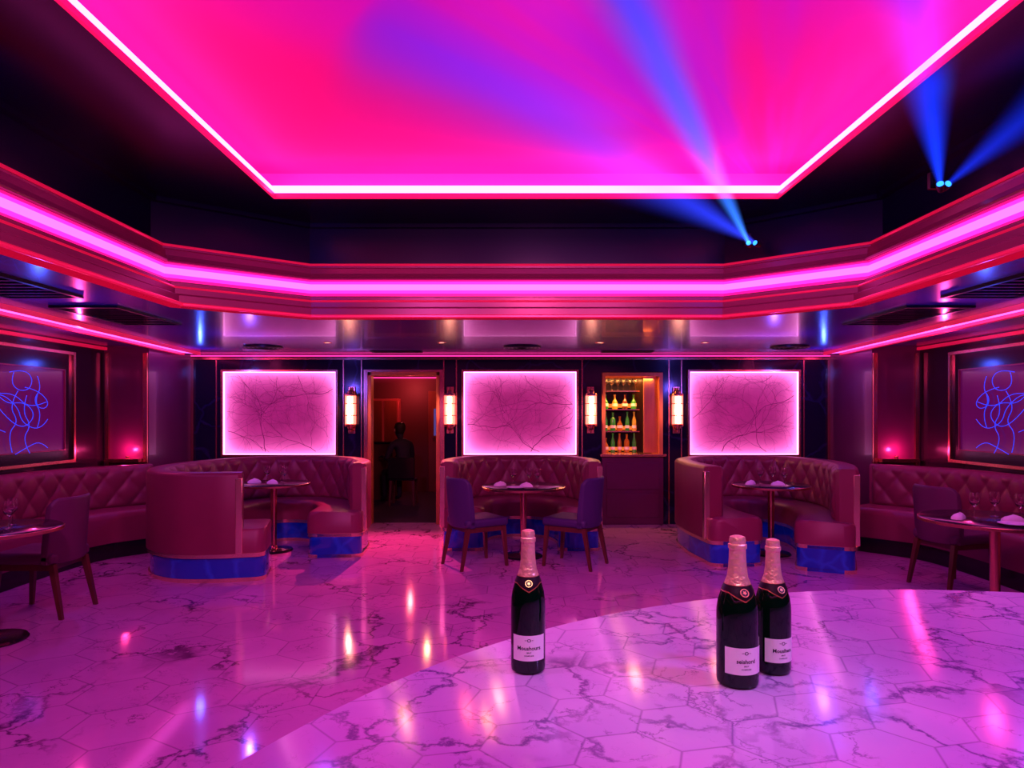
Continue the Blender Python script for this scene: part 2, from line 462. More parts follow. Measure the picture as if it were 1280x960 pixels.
OCT = [(-2.72,-2.5),(-1.78,-3.3),(1.87,-3.3),(2.77,-2.5),(2.77,5.22),(1.87,6.0),(-1.78,6.0),(-2.72,5.26)]
rect = [(-5.1,-4.32),(5.1,-4.32),(5.1,D+0.12),(-5.1,D+0.12)]
struct(holed(rect, offset_poly(OCT,-0.22), SO).obj('ceiling_soffit', M_soffit), 'glossy dark lacquered lower ceiling')
struct(ring(OCT, [(-0.10,SO),(-0.225,SO),(-0.232,SO+0.008),(-0.232,SO+0.02),(-0.225,SO+0.028),(-0.10,SO+0.028)]).obj('trim_1', M_redtrim), 'red glowing lower cornice bead')
struct(ring(OCT, [(-0.10,SO+0.028),(-0.19,SO+0.028),(-0.19,SO+0.085),(-0.165,SO+0.10),(-0.15,SO+0.105),(-0.15,SO+0.145),(-0.10,SO+0.145)]).obj('trim_2', M_mould), 'rose metallic stepped cornice moulding')
struct(ring(OCT, [(-0.04,SO+0.145),(-0.145,SO+0.145),(-0.15,SO+0.153),(-0.145,SO+0.163),(-0.10,SO+0.165)]).obj('trim_3', M_redtrim), 'red metallic cornice bead')
struct(ring(OCT, [(-0.04,SO+0.165),(-0.11,SO+0.165),(-0.11,SO+0.19),(-0.085,SO+0.20),(-0.085,SO+0.208),(-0.045,SO+0.210)]).obj('trim_4', M_mould), 'rose metallic cornice step')
zz = SO+0.208
ti = 5
for hgt, mm_ in ((0.030,M_led_dim),(0.028,M_led_mid),(0.052,M_led),(0.022,M_led_mid),(0.016,M_led_dim)):
    struct(ring(OCT, [(-0.045,zz),(-0.045,zz+hgt)]).obj('trim_%d'%ti, mm_), 'glowing pink light band of the cornice'); zz += hgt; ti += 1
struct(ring(OCT, [(0.12,SO+0.356),(-0.08,SO+0.356),(-0.085,SO+0.368),(-0.07,SO+0.38),(-0.055,SO+0.41),(-0.05,SO+0.455),(-0.02,SO+0.47),(-0.02,SO+0.485),(0.12,SO+0.485)]).obj('trim_10', M_mould), 'rose metallic upper cornice moulding')
struct(ring(OCT, [(0.12,SO+0.485),(-0.03,SO+0.485),(-0.035,SO+0.492),(-0.03,SO+0.503),(0.12,SO+0.503)]).obj('trim_11', M_redtrim), 'thin red glowing upper cornice bead')
ZC = 3.2
struct(ring(OCT, [(0.10,SO+0.5),(0.10,ZC-0.035),(0.04,ZC-0.035),(0.04,ZC)]).obj('wall_riser', M_ceil), 'dark lacquered octagonal riser')
R = [(-1.86,-1.6),(2.08,-1.6),(2.08,5.33),(-1.86,5.33)]
struct(holed(offset_poly(OCT,0.12), R, ZC).obj('ceiling_dark', M_ceil), 'dark glossy octagonal ceiling')
struct(ring(R, [(0.0,ZC+0.035),(0.0,ZC),(-0.008,ZC-0.006),(0.01,ZC-0.008),(0.015,ZC)]).obj('trim_12', M_rim), 'pink-red glowing rim of the ceiling recess')
struct(ring(R, [(0.0,ZC+0.035),(0.26,ZC+0.035),(0.26,ZC+0.28)]).obj('trim_13', M_cove), 'pink cove ledge of the ceiling recess')
struct(ring(R, [(0.035,ZC+0.04),(0.030,ZC+0.06),(0.035,ZC+0.105),(0.065,ZC+0.105),(0.065,ZC+0.04)], True).obj('trim_14', M_led_hot), 'bright pink light strip of the ceiling recess')
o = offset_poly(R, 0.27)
struct(MB().box(o[0][0],o[1][0],o[0][1],o[2][1],ZC+0.28,ZC+0.34).obj('ceiling', M_pinkceil), 'hot pink lit recessed ceiling with violet beam light painted in')

struct(MB().box(-4.38,4.34,D-0.03,D,SO-0.028,SO-0.012).obj('trim_15', M_line), 'thin pink light line at the top of the wall')
struct(MB().box(-4.38,4.34,D-0.05,D,SO-0.075,SO-0.045).obj('trim_16', M_copper), 'copper picture rail')
k = 17
for sg in (-1, 1):
    A = Vector((sg*3.56, 2.5)); B = Vector((sg*4.12, 8.95))
    p = [A.lerp(B, i/8) for i in range(9)]
    if sg > 0: p = p[::-1]
    struct(sweep(p, [(0,SO-0.001),(0.0,SO-0.04),(0.02,SO-0.04),(0.02,SO-0.001)]).obj('trim_%d'%k, M_redtrim), 'red glowing edge of the side cove'); k+=1
    struct(sweep(p, [(-0.18,SO-0.002),(-0.18,SO-0.012),(-0.002,SO-0.03),(-0.002,SO-0.002)]).obj('trim_%d'%k, M_led), 'pink light line in the side ceiling'); k+=1
    struct(sweep(p, [(-0.24,SO-0.001),(-0.24,SO-0.04),(-0.182,SO-0.04),(-0.182,SO-0.001)]).obj('trim_%d'%k, M_redtrim), 'red glowing outer edge of the side cove'); k+=1
    xa, xb = sorted((sg*4.92, sg*4.88))
    struct(MB().box(xa,xb,-4.2,8.2,SO-0.045,SO-0.012).obj('trim_%d'%k, M_redtrim), 'red lit cornice on the side wall'); k+=1
    def vt(x, y, w=0.03, d=0.03, z0=0.0):
        global k
        struct(MB().box(x-w/2,x+w/2,y-d,y,z0,SO-0.08).obj('trim_%d'%k, M_copper), 'vertical copper wall trim'); k+=1
    r = -4.38 if sg<0 else 4.34
    vt(r+(-sg)*0.02, D-0.0, 0.035, 0.035)
    vt(r+sg*0.03, 8.2, 0.05, 0.03)
    vt(sg*4.87, 8.2, 0.04, 0.03)
    xa, xb = sorted((r+sg*0.06, sg*4.85))
    struct(MB().box(xa,xb,8.08,8.2,0.93,0.97).obj('trim_%d'%k, M_copper), 'narrow copper ledge on the wall pier'); k+=1

for x in (px(279)-0.09, px(424)+0.06, px(577)-0.07, px(723)+0.05, px(858)-0.07, px(999)+0.06, px(452), px(552)+0.03, px(836)):
    struct(MB().box(x-0.008,x+0.008,D-0.012,D,0.0,SO-0.08).obj('trim_%d'%k, M_copper), 'fine copper inlay strip'); k+=1

mb = MB()
mb.box(dx0-0.0,dx0+0.05,D-0.03,D+0.14,0,ZT).box(dx1-0.05,dx1,D-0.03,D+0.14,0,ZT).box(dx0,dx1,D-0.03,D+0.14,ZT-0.05,ZT)
struct(mb.obj('door_1', M_amber, bevel=0.004), 'warm wood lined open doorway')
mb = MB(); mb.box(dx0-0.05,dx0,D-0.035,D,0,ZT+0.03).box(dx1,dx1+0.05,D-0.035,D,0,ZT+0.03).box(dx0,dx1,D-0.035,D,ZT,ZT+0.03)
struct(mb.obj('trim_%d'%k, M_copper), 'copper architrave around the doorway'); k+=1

# corridor
CY = 13.2
struct(MB().box(-3.3,-0.3,D+0.12,CY,-0.1,0.0).obj('floor_corridor', M_carpet), 'dark carpet of the room beyond the doorway')
struct(MB().box(-3.3,-0.3,CY,CY+0.1,0,2.3).obj('wall_corridor_back', M_darkroom), 'dark end wall beyond the doorway')
struct(MB().box(-3.4,-3.3,D+0.12,CY,0,2.3).obj('wall_corridor_left', M_darkroom), 'dark wall beyond the doorway')
struct(MB().box(-0.3,-0.2,D+0.12,CY,0,2.3).obj('wall_corridor_right', M_redwood), 'red wood wall beyond the doorway')
struct(MB().box(-3.4,-0.2,D+0.12,CY+0.1,2.3,2.36).obj('ceiling_corridor', M_black), 'glossy black ceiling beyond the doorway')
struct(MB().box(-3.2,-0.35,CY-0.05,CY,2.20,2.22).obj('trim_%d'%k, M_line), 'red light line in the room beyond'); k+=1
struct(MB().box(-1.62,-1.02,CY-0.04,CY,0.0,1.95).obj('door_2', M_redwood, bevel=0.01), 'red wood door on the far wall')

# ------------------------------------------------------------------ backlit panels
def branches(w, h, seed):
    rnd = random.Random(seed); mb = MB()
    def seg(x, z, ang, ln, th, dep):
        if dep == 0 or th < 0.0006: return
        n = 6; cx, cz, a = x, z, ang
        for i in range(n):
            a2 = a + rnd.uniform(-0.45, 0.45)
            nx = cx+math.cos(a2)*ln/n; nz = cz+math.sin(a2)*ln/n
            if abs(nx) > w/2-0.03 or nz > h-0.03 or nz < 0.03: return
            t0 = th*(1-i/n*0.4); t1 = th*(1-(i+1)/n*0.4)
            sx, sz = -math.sin(a2), math.cos(a2)
            mb.raw([(cx+sx*t0,0,cz+sz*t0),(cx-sx*t0,0,cz-sz*t0),(nx-sx*t1,0,nz-sz*t1),(nx+sx*t1,0,nz+sz*t1)], [(0,1,2,3)])
            cx, cz, a = nx, nz, a2
            if rnd.random() < 0.45: seg(cx, cz, a+rnd.choice((-1,1))*rnd.uniform(0.4,1.1), ln*0.7, t1*0.6, dep-1)
        seg(cx, cz, a+rnd.uniform(0.1,0.5), ln*0.85, th*0.65, dep-1)
        seg(cx, cz, a-rnd.uniform(0.1,0.5), ln*0.85, th*0.65, dep-1)
    seg(rnd.uniform(-.3,.3), 0.04, rnd.uniform(1.2,1.9), 0.5, 0.0050, 5)
    seg(rnd.uniform(.2,.6), 0.04, rnd.uniform(1.6,2.4), 0.5, 0.0038, 5)
    seg(-w/2+0.05, h*rnd.uniform(.2,.5), rnd.uniform(0.0,0.6), 0.5, 0.0035, 5)
    seg(w/2-0.05, h*rnd.uniform(.5,.8), rnd.uniform(3.2,3.8), 0.5, 0.0040, 5)
    seg(rnd.uniform(-.4,.4), h-0.05, rnd.uniform(-2.0,-1.1), 0.4, 0.0030, 4)
    seg(-0.2, h*0.5, 2.2, 0.3, 0.0026, 4)
    return mb

for i, (a, b) in enumerate(((281,421),(580,720),(861,996))):
    x0, x1 = px(a), px(b); cx = (x0+x1)/2; w = x1-x0; z0, z1 = pz(568), pz(465); h = z1-z0
    e = empty('backlit_panel', (cx, D, z0), 0, 'square backlit pink panel etched with bare tree branches', 'wall panel', 'backlit wall panels')
    MB().box(-w/2,w/2,-0.02,-0.004,0,h).obj('sheet', panel_mat('backlit_sheet_%d'%i, w, h, (1.0,0.20,0.66), (0.80,0.025,0.32), 1.5, 0.36), e, label='glowing mauve translucent sheet')
    br = branches(w, h, 21+i*5).obj('branch_motif', M_branch, e, label='fine dark branching twigs'); br.location = (0,-0.023,0)
    f = 0.028
    mb = MB(); mb.box(-w/2-f,-w/2,-0.07,0,-f,h+f).box(w/2,w/2+f,-0.07,0,-f,h+f).box(-w/2,w/2,-0.07,0,-f,0).box(-w/2,w/2,-0.07,0,h,h+f)
    mb.obj('frame', M_copper, e, label='slim copper frame')
    g = 0.010
    mb = MB(); mb.box(-w/2,-w/2+g,-0.045,-0.022,0,h).box(w/2-g,w/2,-0.045,-0.022,0,h).box(-w/2+g,w/2-g,-0.045,-0.022,0,g).box(-w/2+g,w/2-g,-0.045,-0.022,h-g,h)
    mb.obj('light_strip', M_panelled, e, label='glowing pink-white edge light')

# ------------------------------------------------------------------ sconces
def sconce(x):
    e = empty('wall_sconce', (x, D, 1.26), 0, 'tall glowing glass wall sconce with copper caps', 'wall lamp', 'glass wall sconces')
    MB().box(-0.05,0.05,-0.02,0,-0.02,0.62).obj('back_plate', M_copper, e, bevel=0.006)
    mb = MB()
    for t in range(10):
        a = 2*PI*t/10; mb.cyl((0.064*math.cos(a), -0.085+0.055*math.sin(a)*0.9, 0.10),(0.064*math.cos(a), -0.085+0.055*math.sin(a)*0.9, 0.50), 0.011, n=10)
    mb.obj('glass_shade', M_sconce, e, smooth=True, label='ring of glowing ribbed glass rods')
    MB().cyl((0,-0.085,0.12),(0,-0.085,0.48),0.03,n=14).box(-0.028,0.028,-0.154,-0.146,0.12,0.48).obj('tube', M_core, e, smooth=True, label='bright warm white tube')
    for z0, sgn in ((0.09, -1), (0.51, 1)):
        MB().lathe([(0.0,0.012*sgn),(0.078,0.012*sgn),(0.082,0),(0.082,-0.018*sgn),(0.0,-0.018*sgn)], 24, (0,-0.085,z0)).lathe([(0,0),(0.045,0),(0.04,0.03*sgn),(0.015,0.05*sgn),(0.012,0.08*sgn),(0,0.085*sgn)], 20, (0,-0.085,z0+0.01*sgn)).obj('cap', M_copper, e, smooth=True)
    for zz in (0.22, 0.38):
        MB().lathe([(0.078,0.0),(0.083,0.005),(0.078,0.010),(0.073,0.005),(0.078,0.0)], 24, (0,-0.085,zz)).obj('ring', M_copper, e, smooth=True)
    l = bpy.data.lights.new('sconce_lamp','POINT'); l.energy = 4.5; l.color = (1,0.32,0.25); l.shadow_soft_size = 0.0; l.specular_factor = 0.3
    lo = bpy.data.objects.new('sconce_lamp', l); COL.objects.link(lo); lo.parent = e; lo.location = (0,-0.20,0.3)
    return e
for x in (px(440), px(563), px(738), px(845)): sconce(x)

# ------------------------------------------------------------------ bar hatch
bar = empty('bar_cabinet', ((bx0+bx1)/2, D, 0), 0, 'built-in back bar hatch lined in warm wood with shelving', 'bar')
W2 = (bx1-bx0)/2
M_amberlight = emis('amber_light', (1.0,0.28,0.04), 0.6)
MB().box(-W2+0.003,W2-0.003,0.50,0.53,0.56,ZT-0.01).obj('back_panel', M_black, bar)
mb = MB(); mb.box(-W2+0.003,-W2+0.05,-0.03,0.53,0.56,ZT-0.01).box(W2-0.05,W2-0.003,-0.03,0.53,0.56,ZT-0.01).box(-W2+0.05,W2-0.05,-0.03,0.53,ZT-0.06,ZT-0.01)
mb.obj('surround', M_amber, bar, label='amber lit wooden lining')
MB().box(W2-0.24,W2-0.052,0.10,0.13,0.97,ZT-0.06).obj('side_door', M_amber, bar, label='amber wood side leaf')
MB().box(-W2-0.03,W2+0.03,-0.10,0.49,0.925,0.96).obj('counter', M_copper, bar, bevel=0.005, label='copper edged bar counter')
mb = MB(); mb.box(-W2-0.0,W2+0.0,-0.05,-0.003,0.0,0.92); mb.box(-W2+0.06,W2-0.06,-0.065,-0.05,0.48,0.84); mb.box(-W2+0.06,W2-0.06,-0.065,-0.05,0.10,0.42)
mb.obj('front_panel', M_plumwall, bar, bevel=0.006, label='plum panelled bar front')
for z in (1.25, 1.56, 1.82):
    MB().box(-W2+0.05,W2-0.26,0.30,0.50,z,z+0.015).obj('shelf', M_copper, bar)
for z in (0.98, 1.28, 1.60):
    MB().box(-W2+0.06,W2-0.27,0.485,0.497,z,z+0.05).obj('light_panel', M_amberlight, bar, label='amber glowing strip')
cols = [('green', (0.02,0.26,0.03)), ('amber', (0.42,0.12,0.01)), ('clear', (0.5,0.36,0.36)), ('dark', (0.02,0.015,0.02)), ('brown', (0.12,0.03,0.01)), ('yellow', (0.5,0.36,0.04)), ('green', (0.02,0.26,0.03))]
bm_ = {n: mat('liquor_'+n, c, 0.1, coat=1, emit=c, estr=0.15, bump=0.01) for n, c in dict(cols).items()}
def liquor(kind):
    if kind == 0: return [(0,0),(0.036,0),(0.038,0.01),(0.038,0.15),(0.032,0.175),(0.014,0.195),(0.013,0.245),(0.016,0.247),(0.016,0.26),(0,0.26)]
    if kind == 1: return [(0,0),(0.040,0),(0.042,0.01),(0.038,0.10),(0.020,0.135),(0.013,0.145),(0.013,0.185),(0.017,0.187),(0.017,0.205),(0,0.205)]
    return [(0,0),(0.028,0),(0.030,0.01),(0.030,0.14),(0.017,0.195),(0.011,0.215),(0.011,0.25),(0.014,0.252),(0.014,0.27),(0,0.27)]
lbase = {}
bxm = (bx0+bx1)/2
for r, (z, n) in enumerate(((0.9605, 5), (1.2655, 5), (1.5755, 4))):
    for i in range(n):
        kd = random.randrange(3); cn = random.choice(cols)[0]
        if r == 2: kd = 1
        x = bxm-W2+0.105+i*(2*W2-0.43)/(n-1)+random.uniform(-0.004,0.004); y = D+0.375+random.uniform(-0.03,0.03)
        if (kd, cn) in lbase:
            src = lbase[(kd, cn)]; o = src.copy(); COL.objects.link(o)
            for ch in src.children:
                c2 = ch.copy(); COL.objects.link(c2); c2.parent = o
            o.location = (x,y,z+0.0005)
        else:
            o = MB().lathe(liquor(kd), 16).obj('liquor_bottle', bm_[cn], loc=(x,y,z+0.0005), smooth=True, label='%s glass liquor bottle with pale label on the bar shelf'%cn, cat='bottle', group='liquor bottles on the bar shelves')
            rr = (0.0385,0.0420,0.0305)[kd]
            MB().lathe([(rr,0.04),(rr+0.0006,0.04),(rr+0.0006,0.08),(rr,0.08)], 16).obj('bottle_label', M_label, o, smooth=True)
            lbase[(kd, cn)] = o
def wine_glass_mesh():
    return MB().lathe([(0,0.0),(0.032,0.0),(0.032,0.002),(0.006,0.006),(0.0035,0.02),(0.0035,0.075),(0.012,0.085),(0.030,0.105),(0.036,0.13),(0.034,0.155),(0.029,0.18),(0.0275,0.18),(0.0325,0.155),(0.0345,0.13),(0.028,0.107),(0.010,0.089),(0,0.087)], 20)
GL = wine_glass_mesh().obj('wine_glass', M_glass, loc=(bxm-W2+0.11, D+0.38, 1.8355), smooth=True, label='clear stemmed wine glass on the top bar shelf', cat='glass', group='glasses on the top bar shelf')
for i in range(1,6):
    o = GL.copy(); COL.objects.link(o); o.location = (bxm-W2+0.11+i*0.085, D+0.38, 1.8355)

# ------------------------------------------------------------------ side wall art
def neon_curve(name, pts, parent, r=0.0032):
    cu = bpy.data.curves.new(name, 'CURVE'); cu.dimensions = '3D'; cu.bevel_depth = r; cu.bevel_resolution = 2; cu.resolution_u = 6
    for P in pts:
        sp = cu.splines.new('NURBS'); sp.points.add(len(P)-1); sp.order_u = 3; sp.use_endpoint_u = True
        for i, p in enumerate(P): sp.points[i].co = (*p, 1)
    o = bpy.data.objects.new(name, cu); COL.objects.link(o)
    dg = bpy.context.evaluated_depsgraph_get(); dg.update()
    me = bpy.data.meshes.new_from_object(o.evaluated_get(dg)); bpy.data.objects.remove(o)
    me.materials.clear(); me.materials.append(M_neon)
    o = bpy.data.objects.new(name, me); COL.objects.link(o); o.parent = parent
    return o
for sg in (-1, 1):
    e = empty('neon_wall_art', (sg*4.92, 6.6, 1.5), 0, 'dark framed glass panel with abstract blue neon line drawing', 'wall art', 'neon wall art')
    s = -sg
    def bx(x0,x1,*r): 
        a, b = sorted((s*x0, s*x1)); return (a,b,*r)
    MB().box(*bx(0.003,0.03,-1.6,0.95,-0.50,0.66)).obj('glass_panel', M_black, e, label='black glass')
    MB().box(*bx(0.031,0.04,-0.75,0.80,-0.38,0.48)).obj('panel_reflection', M_artreflection, e, label='dim magenta glow painted as the pink panel reflection')  # painted glow stands for the pink panel reflected in the glass
    mb = MB(); mb.box(*bx(0.003,0.06,0.95,0.98,-0.53,0.69)).box(*bx(0.003,0.06,-1.63,-1.6,-0.53,0.69)).box(*bx(0.003,0.06,-1.6,0.95,-0.53,-0.50)).box(*bx(0.003,0.06,-1.6,0.95,0.66,0.69))
    mb.obj('frame', M_copper, e)
    mb = MB(); t=0.012
    mb.box(*bx(0.03,0.055,0.80,0.80+t,-0.39,0.49)).box(*bx(0.03,0.055,-0.76,-0.75,-0.39,0.49)).box(*bx(0.03,0.055,-0.75,0.80,-0.39,-0.38)).box(*bx(0.03,0.055,-0.75,0.80,0.48,0.49))
    mb.obj('inner_frame', M_mould, e)
    P = []
    def q(y,z): return (s*0.07, y*1.1+0.02, z+0.03)
    P.append([q(-0.05,0.38),q(0.12,0.42),q(0.24,0.34),q(0.20,0.22),q(0.06,0.20),q(-0.04,0.28),q(0.0,0.38)])
    P.append([q(0.14,0.24),q(0.30,0.22),q(0.46,0.10),q(0.40,0.02),q(0.26,0.06),q(0.30,0.18)])
    P.append([q(-0.50,0.30),q(-0.25,0.16),q(0.0,0.18),q(0.20,0.02),q(0.42,0.10)])
    P.append([q(-0.40,0.10),q(-0.20,0.20),q(0.05,0.05),q(0.10,-0.12),q(0.34,-0.20),q(0.44,-0.08)])
    P.append([q(0.05,0.20),q(-0.06,0.05),q(0.06,-0.10),q(-0.08,-0.22),q(-0.02,-0.40)])
    P.append([q(0.16,0.16),q(0.10,0.0),q(0.22,-0.14),q(0.10,-0.28),q(0.20,-0.42)])
    P.append([q(-0.10,-0.20),q(-0.30,-0.12),q(-0.42,-0.28),q(-0.28,-0.40)])
    P.append([q(-0.30,0.28),q(-0.14,0.06),q(0.14,0.10),q(0.28,-0.04),q(0.12,-0.18),q(-0.10,-0.06),q(-0.22,0.08)])
    P.append([q(0.02,-0.42),q(0.16,-0.36),q(0.34,-0.30),q(0.44,-0.38)])
    P.append([q(0.30,0.36),q(0.36,0.24),q(0.24,0.12),q(0.36,-0.02),q(0.30,-0.16)])
    neon_curve('neon_figure', P, e).__setitem__('label', 'open tangle of blue neon lines')

for sg in (-1,1):
    x = sg*4.60; e = empty('uplight', (x, 8.14, 0.9705), 0, 'small pink glowing uplight on the wall ledge', 'light', 'pier uplights')
    MB().lathe([(0,0),(0.022,0),(0.022,0.03),(0.016,0.03),(0.016,0.02),(0,0.02)],20).obj('housing', M_copper, e, smooth=True)
    MB().cyl((0,0,0.021),(0,0,0.027),0.014).obj('lamp', emis('uplight_glow',(1,0.15,0.35),10), e)
    l = bpy.data.lights.new('uplight_lamp','POINT'); l.energy = 6; l.color = (1,0.04,0.25); l.shadow_soft_size = 0.0
    lo = bpy.data.objects.new('uplight_lamp', l); COL.objects.link(lo); lo.parent = e; lo.location = (0,-0.05,0.10)

# ------------------------------------------------------------------ seating
booth('curved_booth', [(-2.42,6.08),(-2.66,6.03),(-3.05,6.06),(-3.42,6.36),(-3.63,6.95),(-3.60,7.6),(-3.40,8.2),(-2.95,8.6),(-2.40,8.65),(-1.90,8.35),(-1.62,7.8),(-1.57,7.3)], (-2.6,7.3),
      'burgundy leather round booth with high plain back and blue base', 'booth', 'curved booths', ext=(0.20,0.16))
booth('curved_booth', [(-0.79,7.50),(-0.81,7.95),(-0.65,8.45),(-0.28,8.76),(0.10,8.84),(0.48,8.76),(0.85,8.45),(1.01,7.95),(0.99,7.50)], (0.1,8.0),
      'burgundy tufted leather horseshoe booth facing two dark chairs', 'booth', 'curved booths', depth=0.5, ext=(0.06,0.06))
booth('curved_booth', [(1.93,6.80),(1.87,7.4),(1.93,8.05),(2.30,8.58),(2.9,8.76),(3.45,8.48),(3.68,7.8),(3.58,7.1),(3.28,6.42)], (2.75,7.4),
      'burgundy tufted leather booth with plain arm ends and blue base', 'booth', 'curved booths', ext=(0.14,0.10), depth=0.57, th=0.20)
booth('wall_banquette', [(-4.88,2.6),(-4.88,4.0),(-4.88,5.4),(-4.86,6.6),(-4.70,7.3),(-4.22,7.9)], (-4.6,5.5),
      'long burgundy tufted wall banquette beside the plain-backed round booth', 'banquette', 'wall banquettes', plinth=0.16, top=0.93, endtrim=False, plinth_mat=M_black, base_label='black recessed plinth', th=0.115)
booth('wall_banquette', [(4.20,7.9),(4.70,7.3),(4.86,6.6),(4.88,5.4),(4.88,4.0),(4.88,2.6)], (4.6,5.5),
      'long burgundy tufted wall banquette behind a table with glasses', 'banquette', 'wall banquettes', plinth=0.16, top=0.93, endtrim=False, plinth_mat=M_black, base_label='black recessed plinth', th=0.115)

def table(x, y, r, label):
    e = empty('round_table', (x,y,0), 0, label, 'table', 'round tables')
    MB().lathe([(0,0.722),(r-0.02,0.722),(r-0.008,0.728),(r-0.006,0.745),(r-0.012,0.75),(0,0.75)], 64).obj('table_top', M_black, e, smooth=True, label='glossy black round top')
    MB().lathe([(r-0.012,0.719),(r+0.003,0.722),(r+0.003,0.742),(r-0.004,0.745),(r-0.012,0.742)], 64).obj('rim', M_copper, e, smooth=True)
    MB().lathe([(0,0.722),(0.10,0.722),(0.10,0.71),(0.035,0.69),(0.032,0.06),(0.045,0.045),(0.05,0.03),(0,0.03)], 24).obj('pedestal', M_copper, e, smooth=True, label='copper column')
    MB().lathe([(0,0.0),(0.20,0.0),(0.205,0.01),(0.195,0.022),(0.05,0.036),(0,0.038)], 40).obj('base', M_black, e, smooth=True)
    return e
def napkin(x, y, z, rz):
    mb = MB(); n = 12; v = []
    for k, (r, h) in enumerate(((0.055,0.0),(0.052,0.016),(0.035,0.034),(0.006,0.046))):
        for i in range(n):
            t = 2*PI*i/n; rr = r*(1+0.15*math.cos(3*t)); v.append((rr*math.cos(t)*1.3, rr*math.sin(t)*0.6, h*(1+0.1*math.cos(t))))
    f = [(k*n+i,k*n+(i+1)%n,(k+1)*n+(i+1)%n,(k+1)*n+i) for k in range(3) for i in range(n)] + [tuple(range(n))]
    mb.raw(v, f)
    return mb.obj('folded_napkin', M_napkin, loc=(x,y,z), rz=rz, smooth=True, label='folded white linen napkin on the table', cat='napkin', group='table napkins')
def plate(x, y, z):
    return MB().lathe([(0,0),(0.06,0),(0.095,0.012),(0.097,0.014),(0.06,0.005),(0,0.004)], 32).obj('side_plate', M_napkin, loc=(x,y,z), smooth=True, label='small white plate on the table', cat='plate', group='table plates')
def glass(x, y, z):
    o = GL.copy(); COL.objects.link(o); o.location = (x,y,z); o['label'] = 'clear stemmed wine glass standing on the round table'; o['group'] = 'glasses on the tables'; return o
T = [(0.12,7.17,0.44,'round black table with copper rim between two chairs'),
     (-2.62,7.48,0.38,'round black table with copper rim inside the booth'),
     (2.78,7.30,0.40,'round black table with copper rim inside the booth'),
     (-3.44,4.5,0.40,'round black table with copper column beside a maroon chair'),
     (3.48,4.9,0.48,'round black table with copper column before the banquette')]
for x,y,r,l in T:
    table(x,y,r,l); z = 0.7503
    for dx,dy in ((-0.10,0.05),(0.06,0.10),(0.14,-0.03)): glass(x+dx*r/0.42,y+dy,z)
    napkin(x-0.24*r/0.42,y-0.02,z,0.5); napkin(x+0.02,y-0.12*r/0.42,z,-0.4)
    if r>0.43: plate(x-0.08,y-0.26*r/0.42,z)

def chair(x, y, rz, label, M_up):
    e = empty('dining_chair', (x,y,0), rz, label, 'chair', 'upholstered dining chairs')
    MB().box(-0.225,0.225,-0.22,0.25,0.40,0.485).obj('seat', M_up, e, bevel=0.03, seg=3)
    v = []; f = []; n = 18; hs = [(0.40,0.0),(0.55,-0.010),(0.70,-0.022),(0.82,-0.035),(0.87,-0.042),(0.885,-0.045)]
    th = [0.045,0.055,0.05,0.045,0.04,0.015]
    for i in range(n+1):
        t = -1+2*i/n; X = 0.225*t; cy = -0.235+0.085*abs(t)**2.2
        rd = 0.05*max(0, (abs(t)-0.75)/0.25)**2.5
        for (h, ly), q in zip(hs, th): v.append((X, cy+ly-q/2, h-rd*(h-0.4)/0.485))
        for (h, ly), q in reversed(list(zip(hs, th))): v.append((X, cy+ly+q/2, h-rd*(h-0.4)/0.485))
    K = len(hs)*2
    for i in range(n):
        for k in range(K): f.append((i*K+k, i*K+(k+1)%K, (i+1)*K+(k+1)%K, (i+1)*K+k))
    f += [tuple(range(K)), tuple(range(n*K+K-1, n*K-1, -1))]
    MB().raw(v,f).obj('backrest', M_up, e, smooth=True, bevel=0.01)
    MB().box(-0.20,0.20,-0.19,0.22,0.355,0.40).obj('apron', M_darkwood, e)
    for sx in (-1,1):
        MB().frus((sx*0.205,0.235,0),(sx*0.185,0.205,0.40),0.026,0.042).obj('leg', M_darkwood, e)
        MB().frus((sx*0.205,-0.27,0),(sx*0.185,-0.19,0.40),0.026,0.042).obj('leg', M_darkwood, e)
    return e
chair(-0.36, 6.80, math.radians(-58), 'dark navy upholstered dining chair with wood legs facing the booth table', M_navy)
chair(0.62, 6.80, math.radians(60), 'dark navy upholstered dining chair, back turned outward', M_navy)
chair(-3.56, 5.17, math.radians(90), 'plum upholstered dining chair facing the wall banquette', M_maroon)
chair(3.86, 5.95, math.radians(-75), 'maroon upholstered dining chair facing the wall banquette', M_maroon)

# ------------------------------------------------------------------ round marble bar island
isl = empty('round_bar_island', (1.25,0.353,0), 0, 'large round pale marble bar top holding champagne bottles', 'bar counter')
MB().lathe([(0,0.89),(1.86,0.89),(1.872,0.897),(1.875,0.91),(1.872,0.923),(1.86,0.93),(0,0.93)], 160).obj('countertop', M_top, isl, smooth=True, label='pale veined marble in hexagonal tiles')
MB().lathe([(0,0.0),(1.55,0.0),(1.55,0.89),(0,0.89)], 96).obj('drum_base', M_plumwall, isl, smooth=True)

